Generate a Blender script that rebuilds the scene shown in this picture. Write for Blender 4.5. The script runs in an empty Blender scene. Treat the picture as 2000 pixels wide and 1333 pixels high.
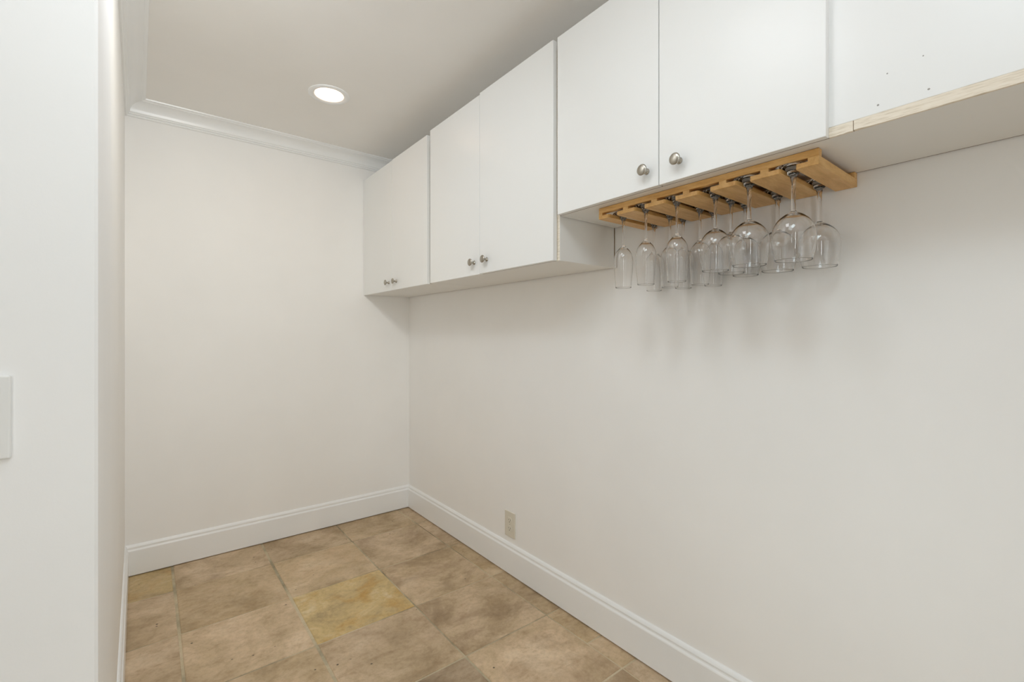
import bpy, bmesh, math, random
from mathutils import Vector, Matrix

# ------------------------------------------------------------------ scene, camera, light
S = bpy.context.scene
COL = S.collection
CX, CY, CZ = -1.3686, -2.8474, 1.15
YAW = math.radians(38.255)
H = 2.262                                   # ceiling height

cam_data = bpy.data.cameras.new('camera')
cam = bpy.data.objects.new('camera', cam_data)
COL.objects.link(cam)
cam.location = (CX, CY, CZ)
cam.rotation_euler = (math.pi / 2, 0, -YAW)
cam_data.sensor_width = 36.0
cam_data.lens = 36.0 * 900.455 / 2000.0
cam_data.shift_y = -12.5 / 2000.0
cam_data.clip_start = 0.02
S.camera = cam

S.view_settings.view_transform = 'Standard'
S.view_settings.look = 'None'
S.view_settings.exposure = 0.0
S.view_settings.gamma = 1.0
S.view_settings.use_curve_mapping = False

world = bpy.data.worlds.new('world')
world.use_nodes = True
world.node_tree.nodes['Background'].inputs[0].default_value = (0.9, 0.95, 1.0, 1)
world.node_tree.nodes['Background'].inputs[1].default_value = 0.0
S.world = world


def area_light(name, loc, target, sx, sy, power, color):
    d = bpy.data.lights.new(name, 'AREA')
    d.shape = 'RECTANGLE'
    d.size, d.size_y = sx, sy
    d.energy = power
    d.color = color
    o = bpy.data.objects.new(name, d)
    COL.objects.link(o)
    o.location = loc
    v = Vector(target) - Vector(loc)
    o.rotation_euler = v.to_track_quat('-Z', 'Y').to_euler()
    return o


def spot_light(name, loc, target, angle, radius, power, color):
    d = bpy.data.lights.new(name, 'SPOT')
    d.spot_size, d.spot_blend = math.radians(angle), 1.0
    d.shadow_soft_size = radius
    d.energy = power
    d.color = color
    o = bpy.data.objects.new(name, d)
    COL.objects.link(o)
    o.location = loc
    o.rotation_euler = (Vector(target) - Vector(loc)).to_track_quat('-Z', 'Y').to_euler()
    return o


# added unseen fill lights around the camera: rear, upward bounce, glass highlights, low, overhead;
# more added fills over the alcove mouth, one a spot on the end wall
area_light('room_rear_fill', (-2.0, -5.35, 1.35), (-1.0, -1.2, 1.2), 2.2, 1.9, 10.5, (0.85, 0.97, 1.0))
area_light('room_bounce_fill', (-1.2, -3.5, 1.5), (-1.2, -3.5, 3.0), 0.8, 0.8, 6.4, (0.96, 0.90, 1.0))
area_light('glass_highlight_fill', (-2.35, -3.65, 1.42), (-0.5, -1.2, 1.42), 0.13, 1.15, 5.0, (0.92, 0.98, 1.0))  # added for the streak highlights on the bowls
area_light('room_low_fill', (-0.9, -3.0, 0.5), (-0.4, -1.2, 0.9), 0.5, 0.5, 2.4, (0.82, 0.96, 1.0))
area_light('room_top_fill', (-1.25, -2.75, 2.2), (-1.0, -2.0, 0.0), 0.5, 0.3, 4.0, (0.74, 0.92, 1.0))
area_light('alcove_top_fill', (-1.1, -2.15, 2.22), (-1.1, -2.15, 0.0), 0.5, 0.3, 3.3, (0.92, 0.96, 1.0))
area_light('alcove_entry_fill', (-1.30, -1.78, 2.19), (-1.5, -0.2, 1.0), 0.2, 0.2, 4.9, (0.90, 0.95, 1.0))
spot_light('end_wall_fill_spot', (-1.16, -1.72, 2.19), (-1.1, 0.0, 1.0), 100, 0.09, 15.0, (1.0, 0.92, 0.74))
LAMP_STRENGTH = 9.0
LAMP_COLOR = (1.0, 0.62, 0.38, 1)

try:
    cy = S.cycles
    cy.use_denoising = True
    cy.max_bounces = 24
    cy.diffuse_bounces = 12
    cy.glossy_bounces = 8
    cy.transmission_bounces = 24
    cy.transparent_max_bounces = 24
    cy.caustics_refractive = True
    cy.caustics_reflective = False
    cy.blur_glossy = 0.6
    cy.sample_clamp_indirect = 4.0
except Exception:
    pass


# ------------------------------------------------------------------ materials
def srgb(r, g, b):
    def f(c):
        c /= 255.0
        return c / 12.92 if c <= 0.04045 else ((c + 0.055) / 1.055) ** 2.4
    return (f(r), f(g), f(b), 1.0)


class NT:
    """small node-tree helper"""
    def __init__(self, name):
        self.m = bpy.data.materials.new(name)
        self.m.use_nodes = True
        self.t = self.m.node_tree
        self.b = self.t.nodes['Principled BSDF']

    def n(self, kind, **kw):
        nd = self.t.nodes.new(kind)
        for k, v in kw.items():
            setattr(nd, k, v)
        return nd

    def l(self, a, b):
        self.t.links.new(a, b)

    def ramp(self, fac, stops):
        r = self.n('ShaderNodeValToRGB')
        els = r.color_ramp.elements
        while len(els) < len(stops):
            els.new(0.5)
        for e, (p, c) in zip(els, stops):
            e.position = p
            e.color = c
        self.l(fac, r.inputs[0])
        return r.outputs[0]

    def noise(self, vec, scale, detail=4.0, rough=0.55, dist=0.0):
        nd = self.n('ShaderNodeTexNoise')
        nd.inputs['Scale'].default_value = scale
        nd.inputs['Detail'].default_value = detail
        nd.inputs['Roughness'].default_value = rough
        nd.inputs['Distortion'].default_value = dist
        self.l(vec, nd.inputs['Vector'])
        return nd.outputs['Fac']

    def mapping(self, vec, scale=(1, 1, 1), loc=(0, 0, 0)):
        mp = self.n('ShaderNodeMapping')
        mp.inputs['Scale'].default_value = scale
        mp.inputs['Location'].default_value = loc
        self.l(vec, mp.inputs['Vector'])
        return mp.outputs[0]

    def mix(self, fac, a, b, blend='MIX'):
        mx = self.n('ShaderNodeMix', data_type='RGBA', blend_type=blend)
        for sock, v in ((mx.inputs[0], fac), (mx.inputs[6], a), (mx.inputs[7], b)):
            if isinstance(v, (int, float, tuple)):
                sock.default_value = v
            else:
                self.l(v, sock)
        return mx.outputs[2]

    def math(self, op, a, b=0.0):
        md = self.n('ShaderNodeMath', operation=op)
        for sock, v in ((md.inputs[0], a), (md.inputs[1], b)):
            if isinstance(v, (int, float)):
                sock.default_value = v
            else:
                self.l(v, sock)
        return md.outputs[0]

    def bump(self, height, strength, dist=0.001):
        bp = self.n('ShaderNodeBump')
        bp.inputs['Strength'].default_value = strength
        bp.inputs['Distance'].default_value = dist
        self.l(height, bp.inputs['Height'])
        self.l(bp.outputs[0], self.b.inputs['Normal'])


def coat(name, col, rough, spec=0.5, peel=0.0, mottle=0.015, metal=0.0):
    k = NT(name)
    tc = k.n('ShaderNodeTexCoord').outputs['Object']
    n1 = k.noise(tc, 3.0, 3.0)
    c = tuple(col[:3])
    lo = tuple(v * (1 - mottle) for v in c) + (1,)
    hi = tuple(min(1, v * (1 + mottle)) for v in c) + (1,)
    k.l(k.ramp(n1, [(0.3, lo), (0.7, hi)]), k.b.inputs['Base Color'])
    k.b.inputs['Roughness'].default_value = rough
    k.b.inputs['Specular IOR Level'].default_value = spec
    k.b.inputs['Metallic'].default_value = metal
    if peel:
        k.bump(k.noise(tc, 260.0, 2.0), peel, 0.0006)
    return k.m


M = {}
M['wall'] = coat('warm_white_wall_paint', (0.875, 0.87, 0.86), 0.55, 0.35, peel=0.12)
M['ceiling'] = coat('ceiling_paint', (0.87, 0.86, 0.84), 0.8, 0.2, peel=0.08)
M['trim'] = coat('gloss_trim_paint', (0.86, 0.87, 0.875), 0.28, 0.5)
M['laminate'] = coat('white_cabinet_laminate', (0.83, 0.835, 0.825), 0.33, 0.45, mottle=0.006)
M['case'] = coat('cabinet_case_laminate', (0.79, 0.78, 0.755), 0.42, 0.4, mottle=0.01)
M['plastic'] = coat('white_plate_plastic', (0.78, 0.775, 0.755), 0.3, 0.5)
M['ivory'] = coat('ivory_plate_plastic', (0.70, 0.665, 0.575), 0.35, 0.5)
M['dark'] = coat('dark_slot', (0.02, 0.018, 0.015), 0.7, 0.2)
M['hole'] = coat('putty_filled_hole', (0.36, 0.35, 0.33), 0.8, 0.2)


def grout():
    k = NT('patchy_grout')
    tc = k.n('ShaderNodeTexCoord').outputs['Object']
    n = k.noise(tc, 3.2, 5.0, 0.6)
    c = k.ramp(n, [(0.36, (0.25, 0.205, 0.125, 1)), (0.46, (0.40, 0.345, 0.235, 1)), (0.56, (0.56, 0.47, 0.32, 1)), (0.70, (0.66, 0.56, 0.40, 1))])
    k.l(k.mix(0.5, c, k.ramp(k.noise(tc, 120.0, 3.0), [(0.3, (0.8, 0.78, 0.74, 1)), (0.6, (1, 1, 1, 1))]), 'MULTIPLY'), k.b.inputs['Base Color'])
    k.b.inputs['Roughness'].default_value = 0.9
    return k.m


M['grout'] = grout()
M['gap_shade'] = coat('gap_shade_hardboard', (0.20, 0.125, 0.06), 0.8, 0.2, mottle=0.15)  # brown board colour that also paints the shade in the cabinet gaps
M['screw'] = coat('ivory_screw', (0.5, 0.47, 0.40), 0.4, 0.5)


def raw_edge_material():
    k = NT('raw_cream_board_edge')
    tc = k.n('ShaderNodeTexCoord').outputs['Object']
    v = k.mapping(tc, (6, 6, 60))
    n = k.noise(v, 6.0, 5.0)
    c = k.ramp(n, [(0.25, (0.60, 0.52, 0.40, 1)), (0.5, (0.80, 0.72, 0.60, 1)), (0.8, (0.86, 0.80, 0.70, 1))])
    k.l(c, k.b.inputs['Base Color'])
    k.b.inputs['Roughness'].default_value = 0.75
    k.bump(n, 0.3, 0.001)
    return k.m


M['raw'] = raw_edge_material()


def nickel():
    k = NT('brushed_nickel')
    tc = k.n('ShaderNodeTexCoord').outputs['Object']
    n = k.noise(k.mapping(tc, (40, 400, 400)), 8.0, 3.0)
    k.l(k.ramp(n, [(0.3, (0.36, 0.33, 0.28, 1)), (0.7, (0.50, 0.47, 0.41, 1))]), k.b.inputs['Base Color'])
    k.b.inputs['Metallic'].default_value = 1.0
    k.b.inputs['Roughness'].default_value = 0.30
    return k.m


M['nickel'] = nickel()


def wood(name, scale):
    k = NT(name)
    tc = k.n('ShaderNodeTexCoord').outputs['Object']
    info = k.n('ShaderNodeObjectInfo')
    off = k.n('ShaderNodeCombineXYZ')
    k.l(k.math('MULTIPLY', info.outputs['Random'], 7.0), off.inputs[0])
    k.l(k.math('MULTIPLY', info.outputs['Random'], 13.0), off.inputs[1])
    va = k.n('ShaderNodeVectorMath', operation='ADD')
    k.l(tc, va.inputs[0]); k.l(off.outputs[0], va.inputs[1])
    v = k.mapping(va.outputs[0], scale)
    g = k.noise(v, 5.0, 6.0, 0.6, 0.4)
    f = k.noise(k.mapping(va.outputs[0], tuple(s * 4 for s in scale)), 9.0, 4.0)
    c = k.ramp(g, [(0.28, (0.58, 0.315, 0.095, 1)), (0.5, (0.72, 0.425, 0.15, 1)), (0.72, (0.82, 0.53, 0.22, 1))])
    c = k.mix(0.25, c, k.ramp(f, [(0.35, (0.62, 0.55, 0.5, 1)), (0.6, (1, 1, 1, 1))]), 'MULTIPLY')
    k.l(c, k.b.inputs['Base Color'])
    k.b.inputs['Roughness'].default_value = 0.42
    k.bump(f, 0.12, 0.0006)
    return k.m


M['plank'] = wood('golden_oak_plank', (2.0, 14.0, 14.0))
M['rail'] = wood('golden_oak_rail', (14.0, 2.0, 14.0))


def glass():
    m = bpy.data.materials.new('clear_glass')
    m.use_nodes = True
    t = m.node_tree
    t.nodes.clear()
    out = t.nodes.new('ShaderNodeOutputMaterial')
    g = t.nodes.new('ShaderNodeBsdfGlass')
    g.inputs['Color'].default_value = (1.0, 1.0, 1.0, 1)
    g.inputs['Roughness'].default_value = 0.0
    g.inputs['IOR'].default_value = 1.5
    t.links.new(g.outputs[0], out.inputs[0])
    return m


M['glass'] = glass()


def travertine():
    """object colour: R = lightness, G = amount of ochre, B = amount of brown stain"""
    k = NT('travertine_tile')
    tc = k.n('ShaderNodeTexCoord').outputs['Object']
    info = k.n('ShaderNodeObjectInfo')
    sep = k.n('ShaderNodeSeparateColor')
    k.l(info.outputs['Color'], sep.inputs[0])
    off = k.n('ShaderNodeCombineXYZ')
    k.l(k.math('MULTIPLY', info.outputs['Random'], 31.0), off.inputs[0])
    k.l(k.math('MULTIPLY', info.outputs['Random'], 17.0), off.inputs[1])
    k.l(k.math('MULTIPLY', info.outputs['Random'], 53.0), off.inputs[2])
    va = k.n('ShaderNodeVectorMath', operation='ADD')
    k.l(tc, va.inputs[0]); k.l(off.outputs[0], va.inputs[1])
    P = va.outputs[0]
    cloud = k.noise(P, 4.2, 9.0, 0.66, 0.5)
    vein = k.noise(k.mapping(P, (4.0, 7.5, 4.0)), 3.4, 10.0, 0.72, 0.5)
    fine = k.noise(P, 60.0, 8.0, 0.75)
    base = k.ramp(cloud, [(0.32, (0.37, 0.265, 0.155, 1)), (0.45, (0.495, 0.372, 0.235, 1)),
                          (0.56, (0.595, 0.45, 0.302, 1)), (0.70, (0.69, 0.555, 0.40, 1))])
    base = k.mix(0.5, base, k.ramp(vein, [(0.34, (0.66, 0.58, 0.48, 1)), (0.50, (1, 1, 1, 1)), (0.70, (1.08, 1.05, 1.0, 1))]), 'MULTIPLY')
    base = k.mix(0.6, base, k.ramp(fine, [(0.32, (0.74, 0.70, 0.64, 1)), (0.52, (1, 1, 1, 1)), (0.72, (1.12, 1.10, 1.06, 1))]), 'MULTIPLY')
    # ochre tile: golden clouds and rust spots over pale stone
    och = k.ramp(k.noise(P, 6.0, 9.0, 0.7, 0.5), [(0.33, (0.30, 0.225, 0.10, 1)), (0.44, (0.50, 0.37, 0.17, 1)),
                                                 (0.54, (0.61, 0.45, 0.20, 1)), (0.66, (0.70, 0.57, 0.34, 1))])
    rust = k.ramp(k.noise(k.mapping(P, (1, 1, 1), (3.1, 7.7, 1.3)), 5.0, 7.0, 0.62, 0.4), [(0.48, (0, 0, 0, 1)), (0.62, (1, 1, 1, 1))])
    och = k.mix(k.math('MULTIPLY', rust, 0.95), och, (0.50, 0.285, 0.055, 1))
    och = k.mix(0.7, och, k.ramp(fine, [(0.32, (0.74, 0.72, 0.66, 1)), (0.52, (1, 1, 1, 1)), (0.72, (1.12, 1.10, 1.06, 1))]), 'MULTIPLY')
    base = k.mix(sep.outputs[1], base, och)
    # brown blotches
    blot = k.ramp(k.noise(P, 3.6, 7.0, 0.66, 0.8), [(0.46, (0, 0, 0, 1)), (0.68, (1, 1, 1, 1))])
    bf = k.math('MULTIPLY', blot, sep.outputs[2])
    base = k.mix(bf, base, (0.215, 0.135, 0.072, 1))
    # tiny dark pits
    pit = k.n('ShaderNodeTexVoronoi')
    pit.inputs['Scale'].default_value = 24.0
    k.l(P, pit.inputs['Vector'])
    gate = k.ramp(k.noise(P, 9.0, 2.0), [(0.55, (0, 0, 0, 1)), (0.61, (1, 1, 1, 1))])
    pm = k.math('MULTIPLY', k.ramp(pit.outputs['Distance'], [(0.07, (1, 1, 1, 1)), (0.12, (0, 0, 0, 1))]), gate)
    base = k.mix(pm, base, (0.10, 0.075, 0.05, 1))
    lum = k.n('ShaderNodeVectorMath', operation='SCALE')
    k.l(base, lum.inputs[0]); k.l(sep.outputs[0], lum.inputs['Scale'])
    k.l(lum.outputs[0], k.b.inputs['Base Color'])
    k.b.inputs['Roughness'].default_value = 0.5
    k.b.inputs['Specular IOR Level'].default_value = 0.35
    k.bump(k.mix(0.5, vein, fine), 0.25, 0.0012)
    return k.m


M['tile'] = travertine()


def lamp_material():
    m = bpy.data.materials.new('lit_lens')
    m.use_nodes = True
    b = m.node_tree.nodes['Principled BSDF']
    b.inputs['Base Color'].default_value = (0.9, 0.9, 0.9, 1)
    b.inputs['Emission Color'].default_value = LAMP_COLOR
    b.inputs['Emission Strength'].default_value = LAMP_STRENGTH
    return m


M['lamp'] = lamp_material()


# ------------------------------------------------------------------ mesh helpers
def box(bm, x0, x1, y0, y1, z0, z1, bev=0.0, seg=2):
    x0, x1 = sorted((x0, x1)); y0, y1 = sorted((y0, y1)); z0, z1 = sorted((z0, z1))
    vs = [bm.verts.new((x, y, z)) for x in (x0, x1) for y in (y0, y1) for z in (z0, z1)]
    idx = [(0, 1, 3, 2), (4, 6, 7, 5), (0, 4, 5, 1), (2, 3, 7, 6), (0, 2, 6, 4), (1, 5, 7, 3)]
    fs = [bm.faces.new([vs[i] for i in q]) for q in idx]
    if bev > 0:
        es = list({e for f in fs for e in f.edges})
        bmesh.ops.bevel(bm, geom=es, offset=bev, segments=seg, profile=0.5, affect='EDGES', clamp_overlap=True)


def prism(bm, pts, z0, z1):
    """vertical prism over a plan polygon"""
    a = [bm.verts.new((x, y, z0)) for x, y in pts]
    b = [bm.verts.new((x, y, z1)) for x, y in pts]
    n = len(pts)
    bm.faces.new(a[::-1]); bm.faces.new(b)
    for i in range(n):
        bm.faces.new((a[i], a[(i + 1) % n], b[(i + 1) % n], b[i]))


def sweep(bm, profile, p0, p1, out, miter0=0.0, miter1=0.0):
    """extrude a (d, z) profile from plan point p0 to p1; d runs along unit vector out; miters slide the ends by d*miter"""
    p0, p1, out = Vector(p0), Vector(p1), Vector(out)
    t = (p1 - p0).normalized()
    rows = []
    for base, mt in ((p0, miter0), (p1, miter1)):
        rows.append([bm.verts.new((*(base + out * d + t * (d * mt)), z)) for d, z in profile])
    n = len(profile)
    for i in range(n):
        j = (i + 1) % n
        bm.faces.new((rows[0][i], rows[0][j], rows[1][j], rows[1][i]))
    bm.faces.new(rows[0]); bm.faces.new(rows[1][::-1])


def lathe(bm, prof, seg=32, axis='Z', cap_start=False, cap_end=False):
    """revolve (r, h); r = 0 collapses to a point"""
    rings = []
    for r, h in prof:
        ring = []
        for k in range(seg if r > 1e-7 else 1):
            a = 2 * math.pi * k / seg
            c, s = r * math.cos(a), r * math.sin(a)
            ring.append(bm.verts.new((c, s, h) if axis == 'Z' else (h, c, s)))
        rings.append(ring)
    for A, B in zip(rings, rings[1:]):
        for k in range(seg):
            k2 = (k + 1) % seg
            if len(A) == 1 and len(B) == 1:
                continue
            if len(A) == 1:
                bm.faces.new((A[0], B[k], B[k2]))
            elif len(B) == 1:
                bm.faces.new((A[k], A[k2], B[0]))
            else:
                bm.faces.new((A[k], A[k2], B[k2], B[k]))
    if cap_start and len(rings[0]) > 2:
        bm.faces.new(rings[0])
    if cap_end and len(rings[-1]) > 2:
        bm.faces.new(rings[-1])


def obj(name, bm, mat, parent=None, loc=(0, 0, 0), smooth=False, fix=True, angle=0.6):
    if fix:
        bmesh.ops.recalc_face_normals(bm, faces=bm.faces[:])
    me = bpy.data.meshes.new(name)
    bm.to_mesh(me)
    bm.free()
    me.materials.append(mat)
    if smooth:
        me.shade_smooth()
        me.set_sharp_from_angle(angle=angle)
    o = bpy.data.objects.new(name, me)
    COL.objects.link(o)
    o.location = loc
    if parent is not None:
        o.parent = parent
    return o


def thing(name, label, cat, loc=(0, 0, 0), group=None):
    o = bpy.data.objects.new(name, None)
    o.empty_display_size = 0.05
    COL.objects.link(o)
    o.location = loc
    return tag(o, label, cat, group)


def tag(o, label, cat, group=None):
    o['label'] = label
    o['category'] = cat
    if group:
        o['group'] = group
    return o


def struct(o, label=None):
    o['kind'] = 'structure'
    if label:
        o['label'] = label
    return o


def B():
    return bmesh.new()


# ------------------------------------------------------------------ room shell
T = 0.12
LX0, LX1, FY = -1.4566, -1.4294, -1.9014    # left wall runs a little out of square
XO, YR = -3.9, -5.5                          # the open room behind the camera

bm = B(); box(bm, XO, T, 0, T, -0.05, H)
struct(obj('wall_back', bm, M['wall']), 'plain warm white end wall of the alcove')
bm = B(); box(bm, 0, T, YR, 0, -0.05, H)
struct(obj('wall_right', bm, M['wall']), 'long white wall below the wall cabinets')
bm = B(); prism(bm, [(LX0, 0), (LX0 - T, 0), (LX1 - T, FY + 0.1), (LX1 - T, FY), (LX1 - 0.004, FY), (LX1, FY + 0.004)], -0.05, H)
struct(obj('wall_left', bm, M['wall']), 'narrow left wall of the alcove seen almost edge on')
bm = B(); box(bm, XO, LX1 - T, FY, FY + T, -0.05, H)
struct(obj('wall_front', bm, M['wall']), 'near white wall with the wall plate at the left of the photo')
bm = B(); box(bm, XO - T, XO, YR, FY + T, -0.05, H)
struct(obj('wall_outer', bm, M['wall']))
bm = B(); box(bm, XO - T, T, YR - T, YR, -0.05, H)
struct(obj('wall_rear', bm, M['wall']))

# ceiling with a real hole for the recessed lamp
LC = (-0.711, -0.645)
bm = B()
outer = [bm.verts.new((x, y, H)) for x, y in ((XO - T, YR - T), (T, YR - T), (T, T), (XO - T, T))]
N = 40
ring = [bm.verts.new((LC[0] + 0.071 * math.cos(2 * math.pi * k / N), LC[1] + 0.071 * math.sin(2 * math.pi * k / N), H)) for k in range(N)]
eo = [bm.edges.new((outer[i], outer[(i + 1) % 4])) for i in range(4)]
ei = [bm.edges.new((ring[i], ring[(i + 1) % N])) for i in range(N)]
bmesh.ops.triangle_fill(bm, use_beauty=True, edges=eo + ei)
up = bmesh.ops.extrude_face_region(bm, geom=bm.faces[:])
bmesh.ops.translate(bm, vec=(0, 0, 0.11), verts=[v for v in up['geom'] if isinstance(v, bmesh.types.BMVert)])
struct(obj('ceiling', bm, M['ceiling']), 'flat off-white ceiling')

# floor: grout bed with stone tiles laid on it
bm = B(); box(bm, XO, 0, YR, 0, -0.05, -0.0022)
floor = struct(obj('floor', bm, M['grout']), 'floor of square travertine tiles in olive grey grout')

random.seed(11)
XL = [(-1.452, -1.2805), (-1.2705, -0.8860), (-0.8755, -0.4820), (-0.4760, -0.0890), (-0.0830, -0.0015)]
YL = [0.0, -0.285, -0.671, -1.061, -1.450, -1.835, -2.225]
TINT = {}
for c in range(5):
    for r in range(6):
        TINT[c, r] = (random.uniform(0.91, 1.01), random.choice((0, 0, 0.1, 0.15)), random.uniform(0.15, 0.6))
TINT[2, 2] = (1.0, 0.82, 0.0)       # the golden tile
TINT[0, 0] = (0.92, 0.60, 0.1)
TINT[3, 3] = (1.0, 0.0, 0.75)
TINT[3, 2] = (0.98, 0.05, 0.6)
TINT[3, 4] = (1.10, 0.0, 0.45)
TINT[2, 4] = (0.72, 0.0, 1.0)
TINT[1, 2] = (1.08, 0.0, 0.05)
TINT[1, 1] = (0.96, 0.12, 0.1)
TINT[2, 3] = (0.98, 0.0, 0.3)
TINT[2, 0] = (0.90, 0.05, 0.35)
TINT[3, 0] = (0.92, 0.10, 0.3)
TINT[2, 1] = (1.0, 0.14, 0.1)


def tile_mesh(bm, cx, cy, w, h, jig=0.0012):
    """a worn slab: softly rounded top arris, corners a little out of true"""
    def loop(inset, z):
        out = []
        for sx, sy in ((-1, -1), (1, -1), (1, 1), (-1, 1)):
            out.append((cx + sx * (w / 2 - inset), cy + sy * (h / 2 - inset), z))
        return out
    js = [(random.uniform(-jig, jig), random.uniform(-jig, jig)) for _ in range(4)]
    dz = random.uniform(-0.0004, 0.0006)
    prev = None
    for inset, z in ((0, -0.012), (0, -0.0028), (0.0012, -0.0008), (0.0042, 0.0)):
        cur = [bm.verts.new((x + j[0], y + j[1], z + (dz if z > -0.01 else 0))) for (x, y, z), j in zip(loop(inset, z), js)]
        if prev:
            for i in range(4):
                bm.faces.new((prev[i], prev[(i + 1) % 4], cur[(i + 1) % 4], cur[i]))
        prev = cur
    bm.faces.new(prev)


def lay_tile(x0, x1, y0, y1, tint):
    bm = B()
    w, h = x1 - x0, abs(y1 - y0)
    tile_mesh(bm, 0, 0, w, h)
    o = obj('tile', bm, M['tile'], floor, ((x0 + x1) / 2, (y0 + y1) / 2, 0), fix=False)
    o.color = (*tint, 1)
    return o


for c, (x0, x1) in enumerate(XL):
    for r in range(6):
        ya = YL[r] - (0.0034 if r else 0.001)
        yb = YL[r + 1] + 0.0034
        if c == 4 and r == 4:                # this strip is pieced together from two cuts
            lay_tile(x0, x1, -1.669, ya, (1.02, 0.15, 0.25))
            lay_tile(x0, x1, yb, -1.676, (1.06, 0.05, 0.15))
        else:
            lay_tile(x0, x1, yb, ya, TINT[c, r])
bm = B()                                     # the same paving in the room behind the camera, out of the photo
for i in range(10):
    for j in range(9):
        x1 = -0.003 - 0.392 * i; y1 = -2.2275 - 0.392 * j
        if x1 - 0.386 > XO and y1 - 0.386 > YR:
            tile_mesh(bm, x1 - 0.193, y1 - 0.193, 0.386, 0.386)
fld = obj('tile_field', bm, M['tile'], floor, fix=False)
fld['kind'] = 'stuff'
fld.color = (1.0, 0.05, 0.3, 1)

# baseboards: flat board with a stepped moulded top, hung a hair above the tile
BASE = [(0, 0.0058), (0.0140, 0.0058), (0.0140, 0.119), (0.0128, 0.1225), (0.0095, 0.1265), (0.0088, 0.131),
        (0.0098, 0.1335), (0.0096, 0.137), (0.0070, 0.1425), (0.0035, 0.1468), (0, 0.148)]
lt = (Vector((LX1, FY)) - Vector((LX0, 0))).normalized()     # along the left wall, towards the camera
ln = Vector((-lt.y, lt.x))                                   # into the alcove
if ln.x < 0:
    ln = -ln
bm = B(); sweep(bm, BASE, (LX0, 0), (0, 0), (0, -1), miter0=1.0, miter1=-1.0)
struct(obj('baseboard_back', bm, M['trim']), 'white moulded baseboard along the end wall')
bm = B(); sweep(bm, BASE, (0, 0), (0, -3.6), (-1, 0), miter0=1.0)
struct(obj('baseboard_right', bm, M['trim']), 'white moulded baseboard along the long right wall')
bm = B(); sweep(bm, BASE, (LX0, 0), (LX1, FY), ln, miter0=1.0)
struct(obj('baseboard_left', bm, M['trim']), 'white moulded baseboard along the left wall')

# crown moulding, bead at the wall, cove, fillet at the ceiling
CROWN = [(0, -0.0740), (0.0060, -0.0740), (0.0095, -0.0715), (0.0105, -0.0685), (0.0085, -0.0655), (0.0130, -0.0640),
         (0.0150, -0.0610), (0.0148, -0.0570), (0.0185, -0.0545)]
for k in range(9):
    a = math.radians(90 * k / 8)
    CROWN.append((0.0190 + 0.042 * (1 - math.cos(a)), -0.0530 + 0.041 * math.sin(a)))
CROWN += [(0.0640, -0.0115), (0.0660, -0.0085), (0.0720, -0.0070), (0.0765, -0.0050), (0.0775, 0.0), (0, 0.0)]
CROWN = [(d, H + z) for d, z in CROWN]
bm = B(); sweep(bm, CROWN, (LX0, 0), (0, 0), (0, -1), miter0=1.0)
struct(obj('trim_1', bm, M['trim'], smooth=True, angle=0.5), 'white crown moulding along the top of the end wall')
bm = B(); sweep(bm, CROWN, (LX0, 0), (LX1, FY), ln, miter0=1.0)
struct(obj('trim_2', bm, M['trim'], smooth=True, angle=0.5), 'white crown moulding along the top of the left wall')

# ------------------------------------------------------------------ recessed ceiling lamp
t = thing('recessed_light', 'round lit recessed ceiling light with a white trim ring', 'ceiling light', (LC[0], LC[1], H))
bm = B()
lathe(bm, [(0.0905, 0.0), (0.0900, -0.0030), (0.0840, -0.0055), (0.0700, -0.0050), (0.0635, -0.0015), (0.0610, 0.0060), (0.0605, 0.0200), (0.0665, 0.0200), (0.0690, 0.0)], 56)
obj('trim_ring', bm, M['trim'], t, smooth=True)
bm = B()
lathe(bm, [(0.0, 0.0100), (0.0400, 0.0104), (0.0602, 0.0120), (0.0602, 0.0160), (0.0, 0.0160)], 48)
obj('lens', bm, M['lamp'], t, smooth=True)['label'] = 'glowing frosted lens'
bm = B()
lathe(bm, [(0.0600, 0.0200), (0.0600, 0.0950), (0.0, 0.0950)], 32)
obj('housing', bm, M['trim'], t, smooth=True)

# ------------------------------------------------------------------ wall cabinets
DX0, DX1 = -0.3078, -0.2898                  # door front and back
CXF = -0.2855                                # front edge of the cases
PT = 0.018


def knob_mesh():
    bm = B()                                 # axis along -X, base at x = 0
    lathe(bm, [(0.0, 0.0), (0.0082, 0.0), (0.0084, -0.0014), (0.0070, -0.0028), (0.0050, -0.0058), (0.0044, -0.0105),
               (0.0048, -0.0150), (0.0072, -0.0180), (0.0118, -0.0198), (0.0146, -0.0217), (0.0151, -0.0232),
               (0.0146, -0.0246), (0.0118, -0.0262), (0.0072, -0.0273), (0.0030, -0.0277), (0.0, -0.0278)], 32, axis='X')
    bmesh.ops.recalc_face_normals(bm, faces=bm.faces[:])
    me = bpy.data.meshes.new('knob')
    bm.to_mesh(me); bm.free()
    me.materials.append(M['nickel'])
    me.shade_smooth()
    return me


KNOB = knob_mesh()


def door(parent, y0, y1, z0, z1, ky=None, kz=None):
    bm = B(); box(bm, DX0, DX1, y0, y1, z0, z1, 0.0012)
    d = obj('door', bm, M['laminate'], parent)
    if ky is not None:
        k = bpy.data.objects.new('knob', KNOB)
        COL.objects.link(k)
        k.parent = d
        k.location = (DX0, ky, kz)
    return d


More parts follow.
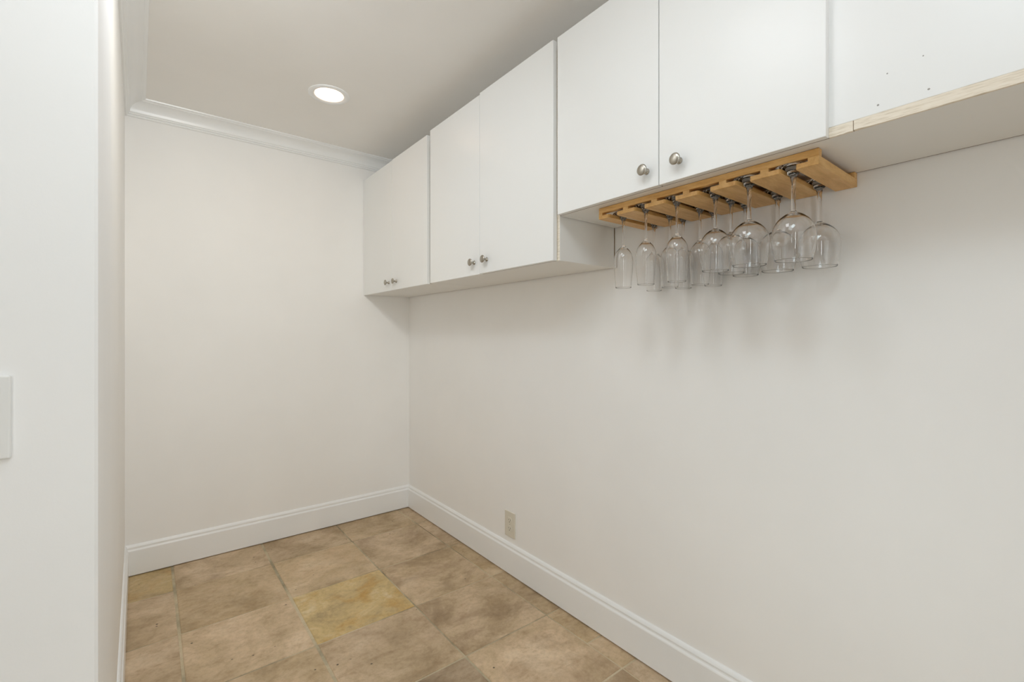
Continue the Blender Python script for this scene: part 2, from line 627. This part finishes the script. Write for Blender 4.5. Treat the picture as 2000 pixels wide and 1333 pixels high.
def case(parent, ya, yb, z0, z1, lip=0.0):
    """ya nearer the end wall; open-fronted box of boards"""
    for a, b in ((ya, ya - PT), (yb + PT, yb)):
        bm = B(); box(bm, CXF, -0.0050, a, b, z0, z1, 0.0006, 1)
        obj('side_panel', bm, M['case'], parent)
    bm = B(); box(bm, CXF, -0.0050, ya - PT, yb + PT, z0 + 0.0004, z0 + PT, 0.0006, 1)
    obj('bottom_panel', bm, M['case'], parent)
    bm = B(); box(bm, CXF, -0.0035, ya - PT, yb + PT, z1 - PT, z1)
    obj('top_panel', bm, M['case'], parent)
    bm = B(); box(bm, -0.0048, -0.0006, ya - 0.0005, yb + 0.0005, z0 + 0.0012, z1 - PT)  # reaches down so its brown edge paints the dark gap at the wall
    obj('back_panel', bm, M['gap_shade'], parent)['label'] = 'thin back board, brown for the shaded gap at the wall'
    bm = B(); box(bm, CXF - 0.0008, CXF, ya - 0.0005, yb + PT, z0 + 0.0006, z0 + PT)  # brown band added to paint the dark gap behind the doors
    obj('edge_band', bm, M['gap_shade'], parent)
    bm = B(); box(bm, CXF - 0.0008, CXF, yb + 0.0005, yb + PT, z0 + 0.0006, z1 - PT)
    obj('edge_band', bm, M['raw'], parent)


G = 'white wall cabinets along the right wall'
c1 = thing('wall_cabinet', 'white two-door wall cabinet tucked into the corner at the end wall', 'cabinet', group=G)
case(c1, -0.002, -0.8630, 1.3985, 2.116)
door(c1, -0.0035, -0.4240, 1.3960, 2.1165, -0.3860, 1.4415)
door(c1, -0.4275, -0.8345, 1.3960, 2.1200, -0.4850, 1.4410)

c2 = thing('wall_cabinet', 'white two-door wall cabinet with its lower side panel exposed beside the glass rack', 'cabinet', group=G)
case(c2, -0.8640, -1.7330, 1.3985, 2.128)
door(c2, -0.8674, -1.2868, 1.3965, 2.1295, -1.2500, 1.4480)
door(c2, -1.2890, -1.7235, 1.3985, 2.1360, -1.3400, 1.4505)

c3 = thing('wall_cabinet', 'long white wall cabinet hung higher, wooden glass rack beneath, blank panel at right', 'cabinet', group=G)
case(c3, -1.7360, -3.4000, 1.5468, 2.130)
door(c3, -1.7440, -2.1275, 1.5462, 2.1322, -2.0925, 1.5920)
door(c3, -2.1305, -2.5128, 1.5462, 2.1322, -2.1905, 1.5925)
bm = B(); box(bm, -0.2894, CXF, -2.5050, -3.4000, 1.5678, 2.1310, 0.0008, 1)
fp = obj('front_panel', bm, M['laminate'], c3)
for (y, z, r) in ((-2.6569, 1.6450, 0.0012), (-2.6061, 1.6361, 0.0013), (-2.6643, 1.5828, 0.0019), (-2.5923, 1.5827, 0.0019)):
    bm = B(); lathe(bm, [(0.0, -0.0003), (r * 0.7, -0.0003), (r, 0.0), (r, 0.0012), (0.0, 0.0012)], 14, axis='X')
    obj('nail_hole', bm, M['hole'], fp, (-0.2894, y, z))
# the raw front edge of its bottom board, chipped, in two lengths
random.seed(5)


def raw_strip(y0, y1, n, zb, zt, chips):
    bm = B()
    rows = []
    for i in range(n + 1):
        y = y0 + (y1 - y0) * i / n
        dz = random.uniform(0, 0.0006)
        for cpos, cw, cd in chips:
            if abs(y - cpos) < cw:
                dz += cd * (1 - abs(y - cpos) / cw)
        f = -0.2906
        rows.append([bm.verts.new(v) for v in ((f, y, zb + dz), (f, y, zt - random.uniform(0, 0.0004)), (CXF, y, zt), (CXF, y, zb))])
    for a, b in zip(rows, rows[1:]):
        for k in range(4):
            bm.faces.new((a[k], b[k], b[(k + 1) % 4], a[(k + 1) % 4]))
    bm.faces.new(rows[0]); bm.faces.new(rows[-1][::-1])
    return bm


obj('edge_strip', raw_strip(-2.5129, -2.5532, 10, 1.5468, 1.5672, [(-2.545, 0.008, 0.0012)]), M['raw'], c3)['label'] = 'short raw cream piece of the bottom edge'
obj('edge_strip', raw_strip(-2.5545, -3.4000, 90, 1.5470, 1.5676, [(-2.560, 0.010, 0.0028), (-2.575, 0.012, 0.0012)]), M['raw'], c3)['label'] = 'long raw cream bottom edge, chipped at its end'

# ------------------------------------------------------------------ hanging glass rack
RX0, RX1 = -0.2551, -0.0030
RZ0, RZP, RZS, RZT = 1.5123, 1.5228, 1.5305, 1.5464
RY0, RY1 = -1.8768, -2.4835
SLOT = [-1.9305 - 0.0984 * i for i in range(6)]
GAP, SW = 0.0147, 0.0400                    # half gap, half slot
rack = thing('glass_rack', 'oak stemware rack of seven planks screwed under the wall cabinet', 'rack')
bm = B(); box(bm, RX0, RX0 + 0.017, RY0, RY1, RZS, RZT, 0.0008, 1)
obj('front_rail', bm, M['rail'], rack)
bm = B(); box(bm, -0.0200, RX1, RY0, RY1, RZS, RZT, 0.0008, 1)
obj('back_rail', bm, M['rail'], rack)
edges = [RY0] + [v for s in SLOT for v in (s + GAP, s - GAP)] + [RY1]
for i in range(7):
    a, b = edges[2 * i], edges[2 * i + 1]
    sa = RY0 if i == 0 else SLOT[i - 1] - SW
    sb = RY1 if i == 6 else SLOT[i] + SW
    cy0 = (a + b) / 2
    bm = B()                                # T section: wide tongue below, narrow spacer above
    sec = [(a, RZ0), (b, RZ0), (b, RZP), (sb, RZP), (sb, RZS), (sa, RZS), (sa, RZP), (a, RZP)]
    if i == 0:
        sec = [(a, RZ0), (b, RZ0), (b, RZP), (sb, RZP), (sb, RZS), (a, RZS)]
    if i == 6:
        sec = [(a, RZ0), (b, RZ0), (b, RZS), (sa, RZS), (sa, RZP), (a, RZP)]
    rings = []
    for x, fl in ((RX0 + 0.0002, 0.0034), (RX0 + 0.0040, 0.0010), (RX0 + 0.0090, 0.0), (RX1 - 0.0002, 0.0)):
        ring = []
        for y, z in sec:                    # the mouth of each gap is eased
            if z <= RZP and i > 0 and abs(y - a) < 1e-9:
                y -= fl
            if z <= RZP and i < 6 and abs(y - b) < 1e-9:
                y += fl
            ring.append(bm.verts.new((x, y - cy0, z)))
        rings.append(ring)
    n = len(sec)
    bm.faces.new(rings[0]); bm.faces.new(rings[-1][::-1])
    for fr, bk in zip(rings, rings[1:]):
        for k in range(n):
            bm.faces.new((fr[k], bk[k], bk[(k + 1) % n], fr[(k + 1) % n]))
    if 0 < i < 6:                           # unseen spacer extended up to the cabinet behind the front rail to darken slots
        box(bm, RX0 + 0.0175, -0.0205, sa - cy0, sb - cy0, RZS, RZT)
    es = [e for e in bm.edges if all(abs(v.co.z - RZ0) < 1e-6 for v in e.verts)]
    bmesh.ops.bevel(bm, geom=es, offset=0.0008, segments=1, affect='EDGES')
    obj('plank', bm, M['plank'], rack, (0, cy0, 0))


# ------------------------------------------------------------------ glasses hanging by the foot
ZF = RZP                                    # the foot's cone rests on the edges of the planks
LIFT = 0.0047


def smooth_profile(pts, sub=4):
    out = []
    for i in range(len(pts) - 1):
        p0 = pts[max(i - 1, 0)]; p1 = pts[i]; p2 = pts[i + 1]; p3 = pts[min(i + 2, len(pts) - 1)]
        for s in range(sub):
            t = s / sub
            q = []
            for k in (0, 1):
                q.append(0.5 * ((2 * p1[k]) + (-p0[k] + p2[k]) * t + (2 * p0[k] - 5 * p1[k] + 4 * p2[k] - p3[k]) * t * t
                                + (-p0[k] + 3 * p1[k] - 3 * p2[k] + p3[k]) * t ** 3))
            out.append((max(q[0], 0.0), q[1]))
    out.append(pts[-1])
    return out


def part_mesh(name, prof, seg=40):
    bm = B()
    lathe(bm, prof, seg)
    me = bpy.data.meshes.new(name)
    # profile runs from the top of the foot down the outside: make normals face out
    bmesh.ops.reverse_faces(bm, faces=bm.faces[:])
    bm.normal_update()
    bm.to_mesh(me); bm.free()
    me.materials.append(M['glass'])
    me.shade_smooth()
    return me


def glass_kind(kind):
    """heights are measured down from the resting plane of the foot (z = 0)"""
    if kind == 'flute':
        rf, rs, apex = 0.0325, 0.0033, -0.0990
        outer = [(0.0034, apex + 0.003), (0.0056, apex - 0.0012), (0.0138, apex - 0.0100), (0.0212, apex - 0.0190), (0.0262, apex - 0.0285),
                 (0.0287, apex - 0.0400), (0.0293, apex - 0.0530), (0.0288, apex - 0.0720), (0.0274, apex - 0.0950), (0.0255, apex - 0.1180), (0.0243, apex - 0.1315)]
        base = 0.0080
    elif kind == 'wine':
        rf, rs, apex = 0.0345, 0.0040, -0.0990
        outer = [(0.0042, apex + 0.003), (0.0080, apex - 0.0010), (0.0180, apex - 0.0070), (0.0280, apex - 0.0170), (0.0350, apex - 0.0300),
                 (0.0378, apex - 0.0440), (0.0380, apex - 0.0570), (0.0368, apex - 0.0760), (0.0345, apex - 0.0960), (0.0325, apex - 0.1110)]
        base = 0.0050
    else:                                    # the big round-bowled wine glass
        rf, rs, apex = 0.0375, 0.0046, -0.1000
        outer = [(0.0048, apex + 0.003), (0.0090, apex - 0.0010), (0.0205, apex - 0.0080), (0.0320, apex - 0.0185), (0.0405, apex - 0.0330),
                 (0.0440, apex - 0.0480), (0.0443, apex - 0.0610), (0.0430, apex - 0.0790), (0.0400, apex - 0.0965), (0.0372, apex - 0.1090)]
        base = 0.0055
    q = 1.0 if kind != 'flute' else 0.86
    foot = [(0.0, 0.0021), (rf * 0.6, 0.0021), (rf * 0.94, 0.0017), (rf * 0.985, 0.0013), (rf, 0.0008), (rf * 0.985, 0.0002),
            (rf * 0.86, -0.0005), (rf * 0.64, -0.0018), (0.0170 * q, -0.0032), (0.0143 * q, -0.0047), (0.0129 * q, -0.0090),
            (0.0119 * q, -0.0138), (0.0104 * q, -0.0158)]
    stem = [foot[-1]] + smooth_profile([(0.0080 * q, -0.0172), (0.0064 * q, -0.0225), (rs + 0.0007, -0.0310), (rs, -0.0440), (rs * 0.97, -0.0600),
                                        (rs, apex + 0.0160), (outer[0][0], outer[0][1])], 3)
    out = smooth_profile(outer, 4)
    th = 0.0009
    inner = []
    for i in range(len(out) - 1, -1, -1):
        r, z = out[i]
        a = out[max(i - 1, 0)]; b = out[min(i + 1, len(out) - 1)]
        dr, dz = b[0] - a[0], b[1] - a[1]
        L = math.hypot(dr, dz) or 1
        nr, nz = dz / L, -dr / L             # inwards
        tk = th + 0.0022 * math.exp(-max(0.0, apex - z) / 0.011)
        ri, zi = r + nr * tk, z + nz * tk
        if zi < apex - base and ri > 0.0012:
            inner.append((ri, zi))
    ztop = apex - base
    last = inner[-1]
    inner += [(last[0] * 0.62, ztop - 0.0006 + (last[1] - ztop) * 0.25), (last[0] * 0.3, ztop - 0.0002), (0.0, ztop)]
    rim = [out[-1], (out[-1][0] - th * 0.25, out[-1][1] - 0.0006), (out[-1][0] - th * 0.75, out[-1][1] - 0.0006)]
    return (part_mesh('foot', foot), part_mesh('stem', stem), part_mesh('bowl', out + rim[1:] + inner, 48))


KIND = {k: glass_kind(k) for k in ('flute', 'wine', 'large')}
PART = ('foot', 'stem', 'bowl')
GLASSES = [
    # slot, x, y shift, kind, name, label, category
    (0, -0.2017, 0.000, 'flute', 'champagne_flute', 'clear champagne flute hanging alone at the front of the slot nearest the cabinet side'),
    (0, -0.0400, 0.000, 'flute', 'champagne_flute', 'clear champagne flute at the wall end of the slot nearest the cabinet side'),
    (1, -0.2232, 0.000, 'flute', 'champagne_flute', 'foremost champagne flute of the three in the second slot from the cabinet side'),
    (1, -0.1000, 0.000, 'flute', 'champagne_flute', 'middle champagne flute of the three in the second slot from the cabinet side'),
    (1, -0.0370, -0.007, 'flute', 'champagne_flute', 'rearmost champagne flute, by the wall, in the second slot from the cabinet side'),
    (2, -0.2190, 0.000, 'flute', 'champagne_flute', 'foremost champagne flute in the third slot, just before the round wine glasses'),
    (2, -0.0985, 0.000, 'flute', 'champagne_flute', 'middle champagne flute in the third slot, partly behind a round wine glass'),
    (2, -0.0370, -0.007, 'flute', 'champagne_flute', 'rearmost champagne flute of the third slot, hidden behind a round wine glass'),
    (3, -0.1965, 0.000, 'wine', 'wine_glass', 'smaller round wine glass at the front of the fourth slot, next to the flutes'),
    (3, -0.1175, -0.003, 'wine', 'wine_glass', 'smaller round wine glass in the middle of the fourth slot'),
    (3, -0.0410, -0.006, 'wine', 'wine_glass', 'smaller round wine glass by the wall at the back of the fourth slot'),
    (4, -0.2211, 0.000, 'large', 'wine_glass', 'large round wine glass at the front of the fifth slot, second from the free end'),
    (4, -0.0605, 0.000, 'large', 'wine_glass', 'large round wine glass by the wall at the back of the fifth slot'),
    (5, -0.2225, 0.000, 'large', 'wine_glass', 'nearest large wine glass, at the front of the last slot by the free end'),
    (5, -0.0639, 0.000, 'large', 'wine_glass', 'large wine glass by the wall in the last slot, rightmost in the photo'),
]
for s, x, dy, kind, name, label in GLASSES:
    g = thing(name, label, 'flute' if kind == 'flute' else 'wine glass', (x, SLOT[s] + dy, ZF + LIFT),
              'champagne flutes in the rack' if kind == 'flute' else 'round wine glasses in the rack')
    for nm, me in zip(PART, KIND[kind]):
        p = bpy.data.objects.new(nm, me)
        COL.objects.link(p)
        p.parent = g

# ------------------------------------------------------------------ outlet and wall plate
t = thing('power_outlet', 'ivory duplex outlet low on the right wall above the baseboard', 'outlet', (0, -1.1000, 0.2370))
bm = B(); box(bm, -0.0050, -0.0001, -0.0395, 0.0395, -0.0605, 0.0605, 0.0022, 3)
obj('cover_plate', bm, M['ivory'], t)
for z in (0.0195, -0.0195):
    bm = B()
    pts = []
    for k in range(28):                      # round face with flattened top and bottom
        a = 2 * math.pi * k / 28
        pts.append((0.0172 * math.cos(a), max(-0.0138, min(0.0138, 0.0172 * math.sin(a)))))
    f = [bm.verts.new((-0.0066, y, zz)) for y, zz in pts]
    b = [bm.verts.new((-0.0048, y * 1.04, zz * 1.04)) for y, zz in pts]
    bm.faces.new(f)
    for k in range(28):
        bm.faces.new((f[k], b[k], b[(k + 1) % 28], f[(k + 1) % 28]))
    rec = obj('receptacle', bm, M['ivory'], t, (0, 0, z))
    for yy, hh in ((-0.0064, 0.0075), (0.0064, 0.0062)):
        bm = B(); box(bm, -0.00675, -0.0060, yy - 0.0009, yy + 0.0009, 0.0022 - hh / 2, 0.0022 + hh / 2)
        obj('slot', bm, M['dark'], rec)
    bm = B(); lathe(bm, [(0.0, -0.00675), (0.0024, -0.00675), (0.0024, -0.0060), (0.0, -0.0060)], 14, axis='X')
    obj('ground_hole', bm, M['dark'], rec, (0, 0, -0.0075))
bm = B(); lathe(bm, [(0.0, -0.0062), (0.0022, -0.0060), (0.0030, -0.0052), (0.0030, -0.0045), (0.0, -0.0045)], 16, axis='X')
obj('screw', bm, M['screw'], t)

t = thing('switch_plate', 'white wall plate cut off by the left edge of the photo', 'wall plate', (-1.5560, FY, 1.0345))
bm = B(); box(bm, -0.0360, 0.0360, -0.0060, -0.0001, -0.0585, 0.0585, 0.0028, 3)
obj('cover_plate', bm, M['plastic'], t)
bm = B(); box(bm, -0.0165, 0.0165, -0.0085, -0.0055, -0.0330, 0.0330, 0.0012, 2)
obj('rocker', bm, M['plastic'], t)
